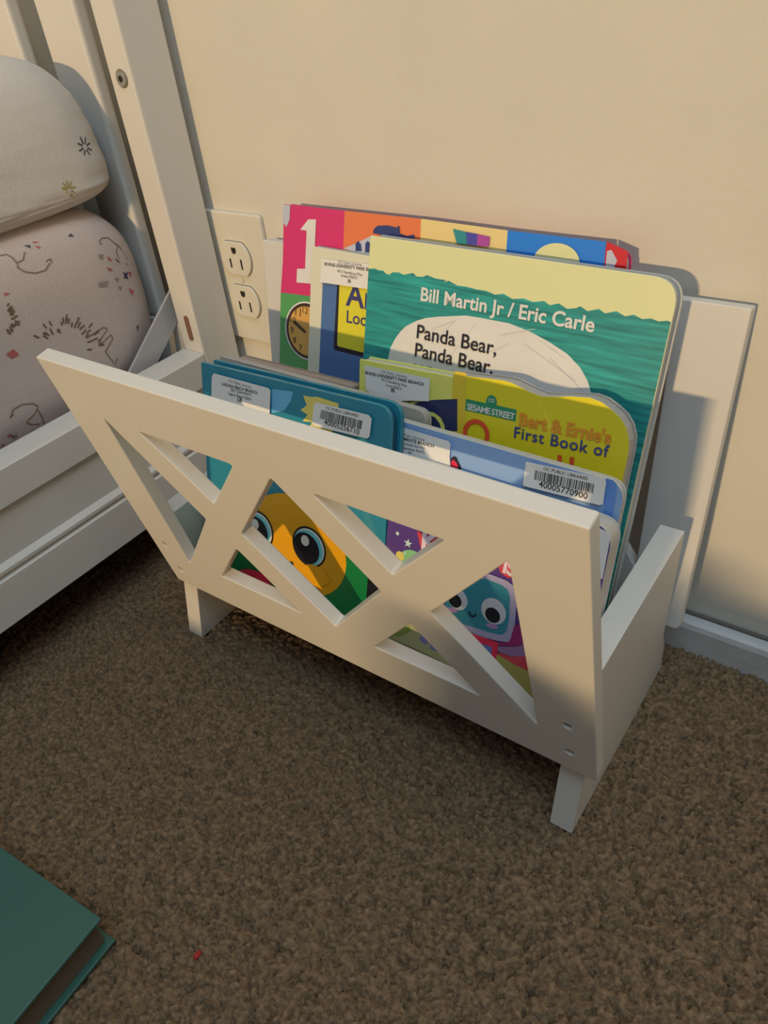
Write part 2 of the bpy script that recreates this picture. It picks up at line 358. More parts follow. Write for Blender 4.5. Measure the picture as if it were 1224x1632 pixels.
# printed figures of the sheet, laid on its surface and kept in the sheet's own mesh
PRINT={'tri': [[(-0.112, 0.2986), (-0.1084, 0.3006), (-0.107, 0.2968)], [(-0.1495, 0.3044), (-0.145, 0.303), (-0.1457, 0.2999)], [(-0.0787, 0.2703), (-0.0734, 0.2642), (-0.0772, 0.2662)], [(-0.2205, 0.1813), (-0.2145, 0.1726), (-0.2176, 0.173)], [(-0.0788, 0.2102), (-0.0757, 0.2096), (-0.0792, 0.2049)]], 'petals': [[(-0.1416, 0.3051), (-0.1367, 0.303), (-0.1405, 0.3031)], [(-0.1419, 0.3014), (-0.138, 0.2985), (-0.1397, 0.2974)], [(-0.0856, 0.2738), (-0.0815, 0.2688), (-0.0857, 0.2697)], [(-0.09, 0.2663), (-0.0843, 0.2618), (-0.0894, 0.2622)], [(-0.0685, 0.2545), (-0.0629, 0.2525), (-0.0674, 0.249)], [(-0.0739, 0.2425), (-0.0684, 0.2379), (-0.0727, 0.2349)], [(-0.1989, 0.238), (-0.1921, 0.2392), (-0.1894, 0.2338), (-0.1955, 0.2329)], [(-0.2227, 0.1792), (-0.2183, 0.1788), (-0.2203, 0.1758)], [(-0.2281, 0.1742), (-0.2253, 0.1719), (-0.2288, 0.1713)], [(-0.1812, 0.2787), (-0.1772, 0.2766), (-0.1813, 0.2759)]], 'star': [[(-0.0742, 0.2559), (-0.0723, 0.2539), (-0.0694, 0.2542), (-0.0716, 0.2524), (-0.0711, 0.2497), (-0.0732, 0.2517), (-0.0755, 0.2513), (-0.0737, 0.2532)]], 'grey': [[(-0.0936, 0.2777), (-0.0884, 0.276), (-0.0912, 0.2727), (-0.0943, 0.2743)], [(-0.103, 0.2581), (-0.0934, 0.2559), (-0.0958, 0.2518), (-0.1036, 0.2546)], [(-0.0859, 0.2556), (-0.0812, 0.254), (-0.0838, 0.2512)], [(-0.0851, 0.2479), (-0.081, 0.2464), (-0.0837, 0.2435)], [(-0.0681, 0.2618), (-0.0653, 0.2609), (-0.0668, 0.2589)], [(-0.2187, 0.1736), (-0.2139, 0.1723), (-0.2142, 0.1778)]], 'lines': [[(-0.1702, 0.3031), (-0.1656, 0.3026), (-0.1626, 0.2984), (-0.1615, 0.2926), (-0.1629, 0.2909)], [(-0.1629, 0.2909), (-0.1593, 0.2863), (-0.1519, 0.2826), (-0.1432, 0.2818), (-0.1371, 0.2854)], [(-0.1395, 0.2873), (-0.1352, 0.2881), (-0.1353, 0.2848)], [(-0.1622, 0.2939), (-0.1559, 0.294), (-0.1517, 0.2991)], [(-0.0873, 0.2862), (-0.0822, 0.2881), (-0.0753, 0.2866), (-0.0705, 0.2797), (-0.0682, 0.2777)], [(-0.0682, 0.2777), (-0.0736, 0.2735), (-0.0737, 0.2674)], [(-0.0691, 0.2792), (-0.0647, 0.2706), (-0.0626, 0.2637)], [(-0.0853, 0.2838), (-0.0877, 0.2852)], [(-0.131, 0.2215), (-0.1233, 0.2221), (-0.1123, 0.2233), (-0.1089, 0.2206)], [(-0.1091, 0.22), (-0.1205, 0.2144), (-0.1198, 0.2121), (-0.1153, 0.2121)], [(-0.115, 0.2127), (-0.1073, 0.2147), (-0.1067, 0.2111), (-0.1178, 0.2039)], [(-0.1178, 0.2039), (-0.115, 0.1973), (-0.1128, 0.1908)], [(-0.1119, 0.189), (-0.1078, 0.1934)], [(-0.2152, 0.1916), (-0.2103, 0.1968), (-0.2023, 0.1972), (-0.1933, 0.1934), (-0.1904, 0.1892)], [(-0.1906, 0.1887), (-0.195, 0.1849), (-0.2038, 0.1816), (-0.2004, 0.1771), (-0.1926, 0.1729)], [(-0.1919, 0.1873), (-0.1897, 0.1781), (-0.1897, 0.1699)], [(-0.2142, 0.1924), (-0.2112, 0.1934)]], 'quills': [[(-0.1699, 0.2396), (-0.1719, 0.2417)], [(-0.1691, 0.2385), (-0.1728, 0.2422)], [(-0.1624, 0.2351), (-0.1654, 0.2389)], [(-0.163, 0.2383), (-0.1648, 0.241)], [(-0.1607, 0.2368), (-0.1632, 0.2411)], [(-0.1605, 0.2432), (-0.1621, 0.2471)], [(-0.157, 0.2362), (-0.158, 0.2387)], [(-0.1571, 0.2384), (-0.1583, 0.2417)], [(-0.1556, 0.2431), (-0.1565, 0.247)], [(-0.1522, 0.236), (-0.1524, 0.2386)], [(-0.1511, 0.2348), (-0.1512, 0.2388)], [(-0.1475, 0.2399), (-0.1471, 0.2428)], [(-0.1455, 0.2407), (-0.1445, 0.245)], [(-0.1435, 0.2396), (-0.142, 0.244)], [(-0.1421, 0.2415), (-0.1403, 0.2463)], [(-0.1414, 0.2387), (-0.1396, 0.2427)], [(-0.14, 0.2354), (-0.1379, 0.2386)], [(-0.1376, 0.2335), (-0.1342, 0.2371)], [(-0.1343, 0.2362), (-0.1307, 0.2399)], [(-0.1349, 0.2324), (-0.1307, 0.2358)], [(-0.1337, 0.2301), (-0.1309, 0.2319)], [(-0.1309, 0.2307), (-0.1282, 0.2323)], [(-0.1335, 0.2261), (-0.128, 0.2281)], [(-0.1254, 0.2286), (-0.1205, 0.2304)], [(-0.1292, 0.2249), (-0.1242, 0.2262)], [(-0.1309, 0.2228), (-0.1272, 0.2233)], [(-0.1222, 0.2222), (-0.1169, 0.2227)], [(-0.1234, 0.2213), (-0.1176, 0.2216)], [(-0.131, 0.218), (-0.1251, 0.2175)], [(-0.1247, 0.2176), (-0.1205, 0.2173)], [(-0.1214, 0.215), (-0.1178, 0.2144)], [(-0.1218, 0.2124), (-0.1176, 0.2113)], [(-0.1216, 0.2112), (-0.1167, 0.2097)], [(-0.1337, 0.2128), (-0.1293, 0.211)], [(-0.1831, 0.2691), (-0.1811, 0.2709)], [(-0.1845, 0.2659), (-0.1808, 0.268)], [(-0.1835, 0.2661), (-0.1796, 0.2681)], [(-0.1835, 0.2648), (-0.1796, 0.2661)], [(-0.1839, 0.2634), (-0.1792, 0.2642)], [(-0.1839, 0.2625), (-0.1808, 0.2626)], [(-0.1814, 0.2606), (-0.1788, 0.2602)], [(-0.1844, 0.2603), (-0.1813, 0.2593)], [(-0.1826, 0.2576), (-0.1787, 0.2555)], [(-0.183, 0.256), (-0.1799, 0.2536)], [(-0.1856, 0.2568), (-0.1829, 0.2541)], [(-0.1867, 0.2564), (-0.1846, 0.2538)], [(-0.1879, 0.2554), (-0.1863, 0.252)], [(-0.188, 0.2535), (-0.1871, 0.2509)], [(-0.1899, 0.2539), (-0.1893, 0.25)], [(-0.1906, 0.2548), (-0.1904, 0.2509)]]}
def on_surface(bvh, p, off):
    loc, nor, idx, dist = bvh.find_nearest(Vector(p))
    c = loc + nor * off
    return c
def printed(target, bvh, origin, sets):
    me = target.data; b = bmesh.new(); b.from_mesh(me)
    for (polys, width, m) in sets:
        me.materials.append(m); mi = len(me.materials) - 1
        for pl in polys:
            if width:
                for a, c in zip(pl[:-1], pl[1:]):
                    a = Vector(a); c = Vector(c); n = max(1, int((c - a).length / .004))
                    d = (c - a).normalized(); s = Vector((0, -d.z, d.y)) * width / 2
                    for i in range(n):
                        p = a + (c - a) * i / n; q = a + (c - a) * (i + 1) / n
                        vs = [b.verts.new(on_surface(bvh, t, .0003) - origin) for t in (p - s, q - s, q + s, p + s)]
                        try: b.faces.new(vs).material_index = mi
                        except ValueError: pass
            else:
                vs = [b.verts.new(on_surface(bvh, t, .0004) - origin) for t in pl]
                try: b.faces.new(vs).material_index = mi
                except ValueError: pass
    b.to_mesh(me); b.free()
def X(k, g=1.35):
    out = []
    for pl in PRINT[k]:
        cy = sum(p[0] for p in pl) / len(pl); cz = sum(p[1] for p in pl) / len(pl); q = g if k == 'star' else 1.0
        out.append([(-.439, cy + (p[0] - cy) * q, cz + (p[1] - cz) * q) for p in pl])
    return out
printed(sheet, mbvh, mat_o, [
    (X('tri'), 0, mat('print_charcoal', (.10, .10, .11), .9)), (X('petals'), 0, mat('print_coral', (.55, .15, .14), .9)),
    (X('star'), 0, mat('print_navy', (.04, .04, .12), .9)), (X('grey'), 0, mat('print_grey', (.34, .31, .28), .9)),
    (X('lines'), .0010, mat('print_brown_line', (.27, .20, .15), .9)), (X('quills'), .0013, mat('print_quill', (.20, .13, .09), .9))])

pil_o = Vector((-.60, -.21, .318))
def pil_taper(co):
    co.z = .328 + (co.z * .094 if co.z > 0 else co.z * .0185)
pil = thing('pillow', 'plump white pillow with tiny star print, resting on the printed mattress', 'pillow', tuple(pil_o))
bm = soft_box((-.84, -.46, -1.0), (-.437, -.0435, 1.0), (14, 10, 2.2), 40, .0018, 11, pil_taper)
pbvh = BVHTree.FromBMesh(bm)
case = obj('pillowcase', drop(bm, pil_o), PILLOW, pil, smooth=True)
def star(y, z, r, n=8):
    return [[(-.445, y + r * .3 * math.cos(t), z + r * .3 * math.sin(t)), (-.445, y + r * math.cos(t), z + r * math.sin(t))] for t in [2 * math.pi * i / n + .2 for i in range(n)]]
printed(case, pbvh, pil_o, [(star(-.0735, .3530, .0072), .0011, mat('print_star_slate', (.07, .09, .11), .9)), (star(-.101, .3290, .0062, 10), .0011, mat('print_star_mustard', (.42, .33, .06), .9))])

# ------------------------------------------------------------------ wall outlet
OX, OZ = -.3749, .2211; PCZ = OZ + .01205
out = thing('wall_outlet', 'white duplex power outlet on the wall, between bed post and book rack', 'outlet', (OX, 0, PCZ))
me = plate('cover_plate', rounded([(-.035, -.0572), (.035, -.0572), (.035, .0572), (-.035, .0572)], .004), [], .0046, .0015)
me.transform(Matrix.Translation((0, -.0023, 0)) @ Matrix.Rotation(math.radians(90), 4, 'X')); obj('cover_plate', me, PLAST, out)
for dz in (.01905, -.01905):
    pts = [(x, z) for x, z in circle(0, 0, .0172, 40)]
    pts = [(x, max(-.0143, min(.0143, z))) for x, z in pts]
    gr = plate('receptacle_gap', [(x * 1.03, y * 1.03) for x, y in pts], [], .0008, .0001)
    gr.transform(Matrix.Translation((0, -.0047, dz)) @ Matrix.Rotation(math.radians(90), 4, 'X'))
    me = plate('receptacle', pts, [], .0030, .0007)
    me.transform(Matrix.Translation((0, -.0055, dz)) @ Matrix.Rotation(math.radians(90), 4, 'X'))
    rc = obj('receptacle', me, PLAST, out)
    obj('gap_line', gr, mat('outlet_gap', (.20, .18, .14), .8), rc)
    bm = bmesh.new()
    box(bm, (-.0073, -.0073, dz - .0080), (-.0056, -.0066, dz - .0002)); box(bm, (.0054, -.0073, dz - .0085), (.0071, -.0066, dz + .0003))
    prism(bm, [(x, z + dz + .0075) for x, z in [(-.0026, .0022), (.0026, .0022), (.0026, -.0006), (.0018, -.0026), (0, -.0032), (-.0018, -.0026), (-.0026, -.0006)]], 1, -.0073, -.0066)
    obj('slots', bm, DARK, rc)
bm = bmesh.new(); cyl(bm, (0, -.0058, 0), (0, -.0040, 0), .0026, n=18); box(bm, (-.0022, -.0060, -.0003), (.0022, -.0057, .0003)); obj('plate_screw', bm, PLAST, out)

# ------------------------------------------------------------------ books in the rack
COL={'pink': (0.714, 0.041, 0.194), 'green': (0.099, 0.376, 0.124), 'orange': (0.84, 0.219, 0.088), 'gold': (0.85, 0.691, 0.315), 'blue': (0.021, 0.233, 0.85), 'white': (0.78, 0.78, 0.78), 'clockface': (0.714, 0.407, 0.105), 'clockrim': (0.056, 0.033, 0.027), 'navy': (0.032, 0.059, 0.221), 'kgreen': (0.032, 0.291, 0.351), 'kviolet': (0.076, 0.082, 0.472), 'kmag': (0.435, 0.082, 0.43), 'cream': (0.755, 0.752, 0.615), 'slateblue': (0.087, 0.189, 0.446), 'yellow': (0.78, 0.726, 0.046), 'ink': (0.021, 0.02, 0.036), 'slate': (0.06, 0.059, 0.194), 'pyellow': (0.78, 0.799, 0.446), 'pgreen': (0.026, 0.318, 0.315), 'red': (0.637, 0.02, 0.036), 'greywhite': (0.53, 0.584, 0.722), 'scratch': (0.551, 0.584, 0.7), 'labelwhite': (0.85, 0.85, 0.85), 'byellow': (0.85, 0.732, 0.024), 'borange': (0.85, 0.629, 0.05), 'signgreen': (0.021, 0.314, 0.157), 'bred': (0.85, 0.098, 0.039), 'bnavy': (0.039, 0.065, 0.304), 'btext': (0.85, 0.351, 0.029), 'syellow': (0.85, 0.85, 0.193), 'sdark': (0.029, 0.04, 0.134), 'skyblue': (0.27, 0.442, 0.78), 'deepblue': (0.134, 0.314, 0.78), 'teal': (0.022, 0.253, 0.371), 'tealdeep': (0.005, 0.08, 0.145), 'cloud': (0.156, 0.492, 0.821), 'sun': (0.835, 0.712, 0.172), 'face': (0.85, 0.407, 0.009), 'body': (0.003, 0.218, 0.064), 'eyeblack': (0.008, 0.008, 0.017), 'eyeteal': (0.178, 0.712, 0.85), 'scarlet': (0.85, 0.032, 0.1), 'space': (0.107, 0.053, 0.268), 'star': (0.677, 0.828, 0.85), 'planet': (0.283, 0.657, 0.305), 'badge': (0.677, 0.071, 0.1), 'badgetext': (0.835, 0.712, 0.85), 'tvgrey': (0.455, 0.423, 0.652), 'tvteal': (0.043, 0.29, 0.389), 'cheek': (0.495, 0.311, 0.593), 'eyewhite': (0.677, 0.712, 0.78), 'robotblue': (0.117, 0.247, 0.652), 'cape': (0.346, 0.026, 0.172), 'band': (0.346, 0.191, 0.389), 'sand': (0.417, 0.383, 0.1), 'sandpale': (0.677, 0.69, 0.346), 'sandline': (0.254, 0.166, 0.064), 'moss': (0.38, 0.51, 0.1), 'lilac': (0.346, 0.346, 0.78), 'yellowspine': (0.677, 0.712, 0.081)}
BK={}
BK['rainbow']=dict(base=(-0.1662, -0.0879, 0.0684),roll=-0.0204,w=265.1,h=245.9,art=[('P', 'pink', [(3.7, -0.0), (57.9, -1.1), (59.5, 60.5), (-1.2, 64.5), (0.9, 33.3)]),
 ('P', 'green', [(-1.2, 64.5), (59.5, 60.5), (63.3, 137.4), (-0.8, 152.7)]),
 ('P', 'orange', [(57.9, -1.1), (122.5, -2.5), (125.7, 50.7), (59.2, 56.9)]),
 ('P', 'gold', [(122.5, -2.5), (186.9, -2.4), (190.7, 48.1), (125.7, 50.7)]),
 ('P', 'blue', [(186.9, -2.4), (250.5, -3.4), (256.8, 44.3), (190.7, 48.1)]),
 ('P', 'red', [(251.3, -3.5), (264.4, 0.1), (265.8, 13.8), (252.2, 12.2)]),
 ('P', 'greywhite', [(0.3, 0.4), (6.9, 0.2), (6.6, 10.3), (3.6, 15.9), (-0.3, 11.9)]),
 ('P', 'greywhite', [(252.3, 1.6), (254.8, 0.6), (259.3, 5.9), (256.6, 15.1), (253.4, 14.1)]),
 ('P', 'white', [(17.4, 16.1), (25.0, 8.2), (32.3, 7.4), (32.1, 26.4), (29.7, 43.6), (39.1, 42.3), (38.6, 52.5), (15.2, 54.4), (15.4, 44.3), (23.4, 43.2), (23.7, 16.1)]),
 ('E', 'white', 27.1, 89.4, 22.4, 22.4, 0),
 ('E', 'clockrim', 27.1, 89.4, 21.2, 21.2, 0),
 ('E', 'clockface', 27.1, 89.4, 18.8, 18.8, 0),
 ('T', 'clockrim', '12', 22.3, 76.1, 5.4, 0, 0),
 ('T', 'clockrim', '11', 15.1, 79.2, 5.4, 0, 0),
 ('T', 'clockrim', '10', 10.3, 85.5, 5.4, 0, 0),
 ('T', 'clockrim', '9', 10.6, 93.3, 2.9, 0, 0),
 ('T', 'clockrim', '8', 13.7, 100.6, 2.9, 0, 0),
 ('T', 'clockrim', '7', 20.0, 105.3, 2.9, 0, 0),
 ('P', 'clockrim', [(12.9, 84.9), (15.1, 83.2), (26.8, 89.4), (25.6, 91.3)]),
 ('P', 'navy', [(84.4, 10.7), (85.3, 7.8), (88.2, 5.6), (96.3, 4.5), (104.3, 5.2), (104.9, 3.8), (106.0, 4.2), (106.8, 8.6), (112.9, 9.5), (118.3, 7.8), (119.3, 10.1), (107.8, 11.5), (98.9, 11.8)]),
 ('P', 'greywhite', [(59.2, 24.2), (71.5, 18.7), (84.5, 12.1), (85.8, 27.0), (73.9, 25.6)]),
 ('P', 'navy', [(70.4, 24.6), (70.0, 19.6), (72.3, 17.4), (75.0, 19.4), (76.1, 23.9)]),
 ('P', 'navy', [(78.8, 24.3), (78.7, 18.5), (80.4, 16.4), (84.0, 18.3), (84.4, 24.0)]),
 ('P', 'kgreen', [(148.2, 1.0), (157.9, 1.7), (160.2, 9.2), (152.4, 9.6)]),
 ('P', 'kviolet', [(157.9, 1.7), (166.9, 2.0), (167.0, 9.0), (160.2, 9.2)]),
 ('P', 'kmag', [(166.9, 2.0), (175.7, 2.6), (175.8, 8.5), (167.0, 9.0)]),
 ('E', 'pyellow', 222.5, 11.8, 15, 11, -4)])
BK['arthur']=dict(base=(-0.2353, -0.0984, 0.0705),roll=-0.0228,w=52.6,h=223.3,art=[('P', 'slateblue', [(11.6, 23.8), (81.2, 21.6), (84.6, 96.2), (11.7, 102.4)]),
 ('P', 'ink', [(25.2, 20.6), (24.7, 68.6), (26.0, 70.6), (51.3, 70.5), (76.7, 67.7), (74.5, 16.6)]),
 ('P', 'yellow', [(27.3, 20.3), (28.0, 66.1), (29.4, 67.1), (51.1, 67.1), (75.0, 65.0), (73.2, 17.4)]),
 ('T', 'slate', 'Ar', 33.8, 36.0, 25.9, 0.7, 2),
 ('T', 'slate', 'Loo', 35.6, 48.2, 18.8, 1.1, 1),
 ('S', 'library_label', [(11.2, 7.1), (10.4, 23.7), (60.6, 21.6), (60.5, 4.6)], [('OC Public Libraries', 26.3, 8.3, 21.0, 2.8, 0),
 ('IRVINE-UNIVERSITY PARK BRANCH', 14.0, 11.5, 49.9, 2.5, 2),
 ('4512 Sandburg Way', 25.9, 14.4, 22.4, 1.3, 0),
 ('Irvine 92612', 29.9, 17.1, 14.2, 1.9, 0),
 ('IR', 36.1, 20.2, 2.9, 2.8, 1)], None)])
BK['panda']=dict(base=(-0.0949, -0.1146, 0.0697),roll=-0.0137,w=203.7,h=241.4,art=[('P', 'pgreen', [(0.4, 21.0), (1.6, 21.0), (6.0, 20.3), (8.7, 21.1), (12.2, 20.7), (14.7, 22.4), (17.7, 22.7), (20.1, 20.7), (25.2, 20.3), (28.7, 21.2), (36.1, 19.1), (38.8, 20.9), (43.7, 20.5), (46.8, 19.0), (53.5, 20.2), (61.5, 20.1), (59.1, 22.0), (63.1, 20.2), (69.7, 22.2), (75.9, 21.9), (83.2, 22.5), (90.3, 22.4), (96.5, 23.7), (102.2, 22.3), (108.4, 24.4), (115.9, 23.0), (121.7, 24.1), (128.9, 22.5), (132.9, 24.3), (138.1, 22.4), (143.9, 24.6), (149.0, 23.4), (151.4, 21.9), (156.1, 23.9), (162.6, 21.6), (166.4, 23.5), (172.7, 21.2), (178.1, 23.2), (182.6, 21.5), (187.8, 23.1), (192.4, 21.9), (196.6, 22.8), (201.0, 21.7), (203.2219449061334, 22.0), (203.2219449061334, 245), (0.4, 245)]),
 ('P', 'white', [(21.6, 77.1), (22.8, 70.2), (25.8, 63.8), (29.7, 58.0), (33.6, 53.8), (41.7, 48.8), (48.2, 45.9), (57.8, 43.4), (63.7, 42.2), (78.2, 39.2), (90.6, 38.9), (108.7, 38.9), (122.7, 41.3), (136.6, 45.3), (148.5, 49.9), (157.8, 56.2), (163.5, 62.7), (167.7, 70.5), (170.8, 82.1), (170.0, 96.8), (47.3, 120.5), (23.1, 94.2)]),
 ('P', 'scratch', [(72.2, 42.0), (54.8, 60.9), (55.0, 61.3), (72.4, 42.4)]),
 ('P', 'scratch', [(86.0, 42.4), (69.0, 67.6), (69.2, 68.1), (86.2, 42.7)]),
 ('P', 'scratch', [(110.5, 50.5), (97.9, 58.3), (98.1, 58.7), (110.7, 50.9)]),
 ('P', 'scratch', [(128.9, 44.5), (147.1, 52.3), (147.3, 52.7), (129.1, 44.8)]),
 ('P', 'scratch', [(120.0, 48.7), (156.6, 64.2), (156.8, 64.6), (120.2, 49.1)]),
 ('P', 'scratch', [(138.1, 54.0), (163.1, 69.8), (163.3, 70.2), (138.3, 54.4)]),
 ('P', 'scratch', [(103.9, 46.4), (126.1, 39.0), (126.3, 39.4), (104.1, 46.7)]),
 ('P', 'scratch', [(53.8, 51.6), (70.3, 43.6), (70.5, 44.0), (53.9, 52.0)]),
 ('T', 'white', 'Bill Martin Jr / Eric Carle', 43.9, 35.1, 118.2, 0.2, 2),
 ('T', 'ink', 'Panda Bear,', 43.3, 59.5, 59.5, 0.0, 1),
 ('T', 'ink', 'Panda Bear,', 43.1, 71.6, 59.0, -0.1, 1),
 ('T', 'ink', 'What', 43.6, 84.9, 26.9, 2.6, 1)])
BK['small']=dict(base=(-0.1365, -0.1404, 0.0722),roll=0.0304,w=73.5,h=173.1,art=[('P', 'sdark', [(40.2, 25.2), (48.4, 20.3), (59.8, 16.8), (76.4, 13.2), (78.1, 33.7), (53.2, 38.9), (47.8, 28.6)]),
 ('P', 'syellow', [(52.4, 26.7), (55.8, 25.0), (60.4, 25.1), (65.2, 27.2), (68.4, 31.6), (69.2, 35.5), (67.0, 36.0), (64.9, 31.3), (61.2, 28.0), (57.1, 27.3), (53.5, 28.7)]),
 ('S', 'library_label', [(5.4, 3.1), (56.8, 3.4), (56.7, 18.0), (43.1, 20.1), (36.6, 21.5), (31.8, 23.0), (27.2, 24.3), (19.4, 23.4), (11.1, 21.2), (7.2, 19.6)], [('OC Public Libraries', 19.3, 6.0, 20.0, -0.4, 0),
 ('IRVINE-UNIVERSITY PARK BRANCH', 6.3, 8.9, 45.9, 0.1, 2),
 ('4512 Sandburg Way', 19.5, 11.0, 20.1, -2.3, 0),
 ('Irvine 92612', 23.4, 14.0, 12.2, -2.4, 0),
 ('IR', 27.6, 17.2, 3.2, 2.8, 1)], None),
 ('P', 'ink', [(8.5, 20.0), (9.9, 22.3), (13.1, 22.8), (15.1, 24.6), (18.2, 23.5), (21.4, 25.5), (25.1, 25.1), (27.6, 25.7), (30.6, 23.8), (34.1, 24.7), (37.2, 22.2), (40.3, 23.0), (41.9, 20.3), (42.0, 21.3), (40.3, 24.0), (37.3, 23.2), (34.1, 25.7), (30.7, 24.8), (27.7, 26.7), (25.2, 26.1), (21.4, 26.5), (18.2, 24.5), (15.1, 25.6), (13.1, 23.9), (9.9, 23.4), (8.6, 21.0)])])
BK['bert']=dict(base=(-0.0479, -0.1409, 0.0703),roll=-0.012,w=121.7,h=177.4,art=[('P', 'borange', [(0.2, 0.6), (1.9, -1.7), (9.2, -2.1), (14.3, 48.0), (3.7, 49.9)]),
 ('P', 'signgreen', [(11.1, 13.6), (45.5, 12.4), (46.0, 19.6), (11.4, 20.7)]),
 ('E', 'signgreen', 28.5, 11.6, 3.6, 4.2, 0),
 ('T', 'white', '123', 26.6, 11.8, 4.0, 3.9, 1),
 ('T', 'white', 'SESAME STREET', 12.6, 19.9, 32.6, 2.2, 5),
 ('T', 'btext', "Bert & Ernie's", 48.3, 21.0, 56.3, 2.9, 3),
 ('T', 'bnavy', 'First Book of', 46.4, 29.5, 58.5, 3.4, 4),
 ('T', 'bred', 'H', 76.7, 43.6, 10.1, 6.7, 3),
 ('R', 'bred', 21.1, 33.6, 9.3, 6.4)])
BK['brown']=dict(base=(-0.2353, -0.1417, 0.0711),roll=0.0021,w=120.1,h=153.4,art=[])
BK['grey']=dict(base=(-0.2082, -0.154, 0.0701),roll=-0.01,w=183.1,h=158.9,art=[])
BK['blue']=dict(base=(-0.0661, -0.1649, 0.0702),roll=-0.01,w=162.9,h=153.9,art=[('P', 'deepblue', [(152.0, -0.7), (155.9, -0.5), (158.2, 1.0), (159.0, 7.8), (159.6, 25.2), (155.4, 26.6), (153.4, 13.7)]),
 ('S', 'library_label', [(9.4, 2.9), (54.7, 3.4), (56.5, 4.9), (56.7, 12.7), (58.4, 20.2), (9.8, 21.3)], [('OC Public Libraries', 18.4, 8.4, 19.8, 1.4, 0),
 ('SAN CLEMENTE BRANCH', 12.0, 11.6, 33.2, 2.4, 2),
 ('242 Avenida Del Mar', 18.1, 14.2, 21.2, 3.1, 0),
 ('San Clemente 92672', 17.8, 16.9, 21.3, 3.2, 0),
 ('SC', 27.4, 19.2, 2.9, 5.3, 1)], None),
 ('P', 'ink', [(57.3, 20.5), (57.1, 14.1), (58.8, 12.3), (60.7, 12.4), (62.6, 15.0), (65.0, 18.5), (63.5, 21.7)]),
 ('P', 'scarlet', [(57.5, 21.7), (57.4, 16.5), (58.4, 14.4), (61.1, 15.9), (62.5, 18.0), (61.4, 22.3)]),
 ('S', 'barcode_label', [(105.8, 2.3), (151.5, -0.8), (152.9, 1.1), (153.4, 13.7), (151.6, 14.8), (106.5, 17.0), (106.0, 15.5)], [('OC PUBLIC LIBRARIES', 116.9, 4.3, 25.8, 3.0, 1),
 ('40005770900', 115.7, 14.7, 28.8, 2.3, 1)], [(112.3, 5.7), (146.8, 3.9), (146.9, 9.3), (112.4, 11.3)])])
BK['teal']=dict(base=(-0.2012, -0.1833, 0.0725),roll=0.0189,w=163.9,h=169.0,art=[('P', 'cloud', [(34, 6), (30, 14), (33, 26), (45, 30), (60, 22), (62, 12), (52, 7)]),
 ('P', 'cloud', [(67.5, 6.5), (86.5, 4.8), (84.6, 11.7), (78.3, 19.5), (67.2, 23.2)]),
 ('P', 'sun', [(124.2, 5.2), (122.9, 22.3), (114.2, 27.1), (99.8, 27.4), (102.5, 21.7), (94.6, 22.9), (98.8, 17.7), (92.7, 15.8), (98.2, 11.5), (95.1, 5.6), (102.3, 5.3), (106.8, 4.2)]),
 ('S', 'library_label', [(14.8, 5.1), (66.0, 5.9), (67.9, 7.3), (66.8, 24.1), (10.7, 23.9), (12.5, 7.3)], [('OC Public Libraries', 28.7, 8.7, 21.5, -1.4, 0),
 ('LAGUNA BEACH BRANCH', 22.2, 12.0, 33.8, -0.2, 2),
 ('363 Glenneyre', 30.5, 14.7, 19.5, 1.2, 0),
 ('Laguna Beach 92651', 28.3, 17.5, 22.0, -0.3, 0),
 ('LB', 37.1, 20.4, 4.1, -1.4, 1)], None),
 ('S', 'barcode_label', [(107.7, 7.4), (148.5, 7.1), (151.0, 9.0), (149.9, 20.5), (148.0, 22.3), (105.2, 23.3), (103.7, 21.4), (105.4, 8.9)], [('OC PUBLIC LIBRARIES', 115.3, 10.3, 25.6, 0.0, 1),
 ('40005256710', 114.1, 20.5, 27.9, -1.3, 1)], [(111.8, 11.3), (144.9, 11.7), (144.0, 17.3), (110.5, 17.3)]),
 ('P', 'body', [(2, 128), (28, 112), (60, 104), (110, 104), (140, 98), (153, 103), (155, 167), (2, 167)]),
 ('P', 'eyeblack', [(152, 112), (160, 100), (162, 166), (150, 166)]),  # darkness of the gap before the robot book, painted onto the cover
 ('E', 'face', 88.0, 115.0, 45.7, 37.8, 0),
 ('E', 'eyeblack', 100.8, 112.1, 15.3, 15.3, 10),
 ('E', 'labelwhite', 100.8, 112.1, 13.8, 13.7, 10),
 ('E', 'eyeteal', 99.9, 112.8, 13.2, 13.1, 10),
 ('E', 'eyeblack', 98.3, 113.9, 12.0, 11.9, 10),
 ('E', 'labelwhite', 97.4, 108.2, 3.7, 4.1, 10),
 ('E', 'eyeblack', 53.2, 113.7, 14.4, 15.4, 10),
 ('E', 'labelwhite', 53.2, 113.7, 13.0, 13.8, 10),
 ('E', 'eyeteal', 52.3, 114.5, 12.4, 13.2, 10),
 ('E', 'eyeblack', 50.9, 115.6, 11.3, 12.0, 10),
 ('E', 'labelwhite', 50.0, 109.9, 3.5, 4.2, 10),
 ('P', 'face', [(93.0, 129.7), (103.0, 124.5), (114.1, 124.0), (121.1, 132.1), (111.6, 140.4), (91.6, 140.1)]),
 ('P', 'eyeblack', [(82.9, 129.5), (85.5, 128.3), (87.0, 130.6), (84.3, 132.1)]),
 ('P', 'scarlet', [(27.7, 157.3), (33.6, 152.9), (41.8, 149.2), (50.6, 148.1), (58.4, 148.6), (67.5, 156.4), (78.1, 162.9), (67.3, 169.6), (35.4, 168.0)]),
 ('P', 'yellowspine', [(-3.7, 123.6), (1.6, 122.6), (0.5, 127.2), (-3.4, 132.0)])])
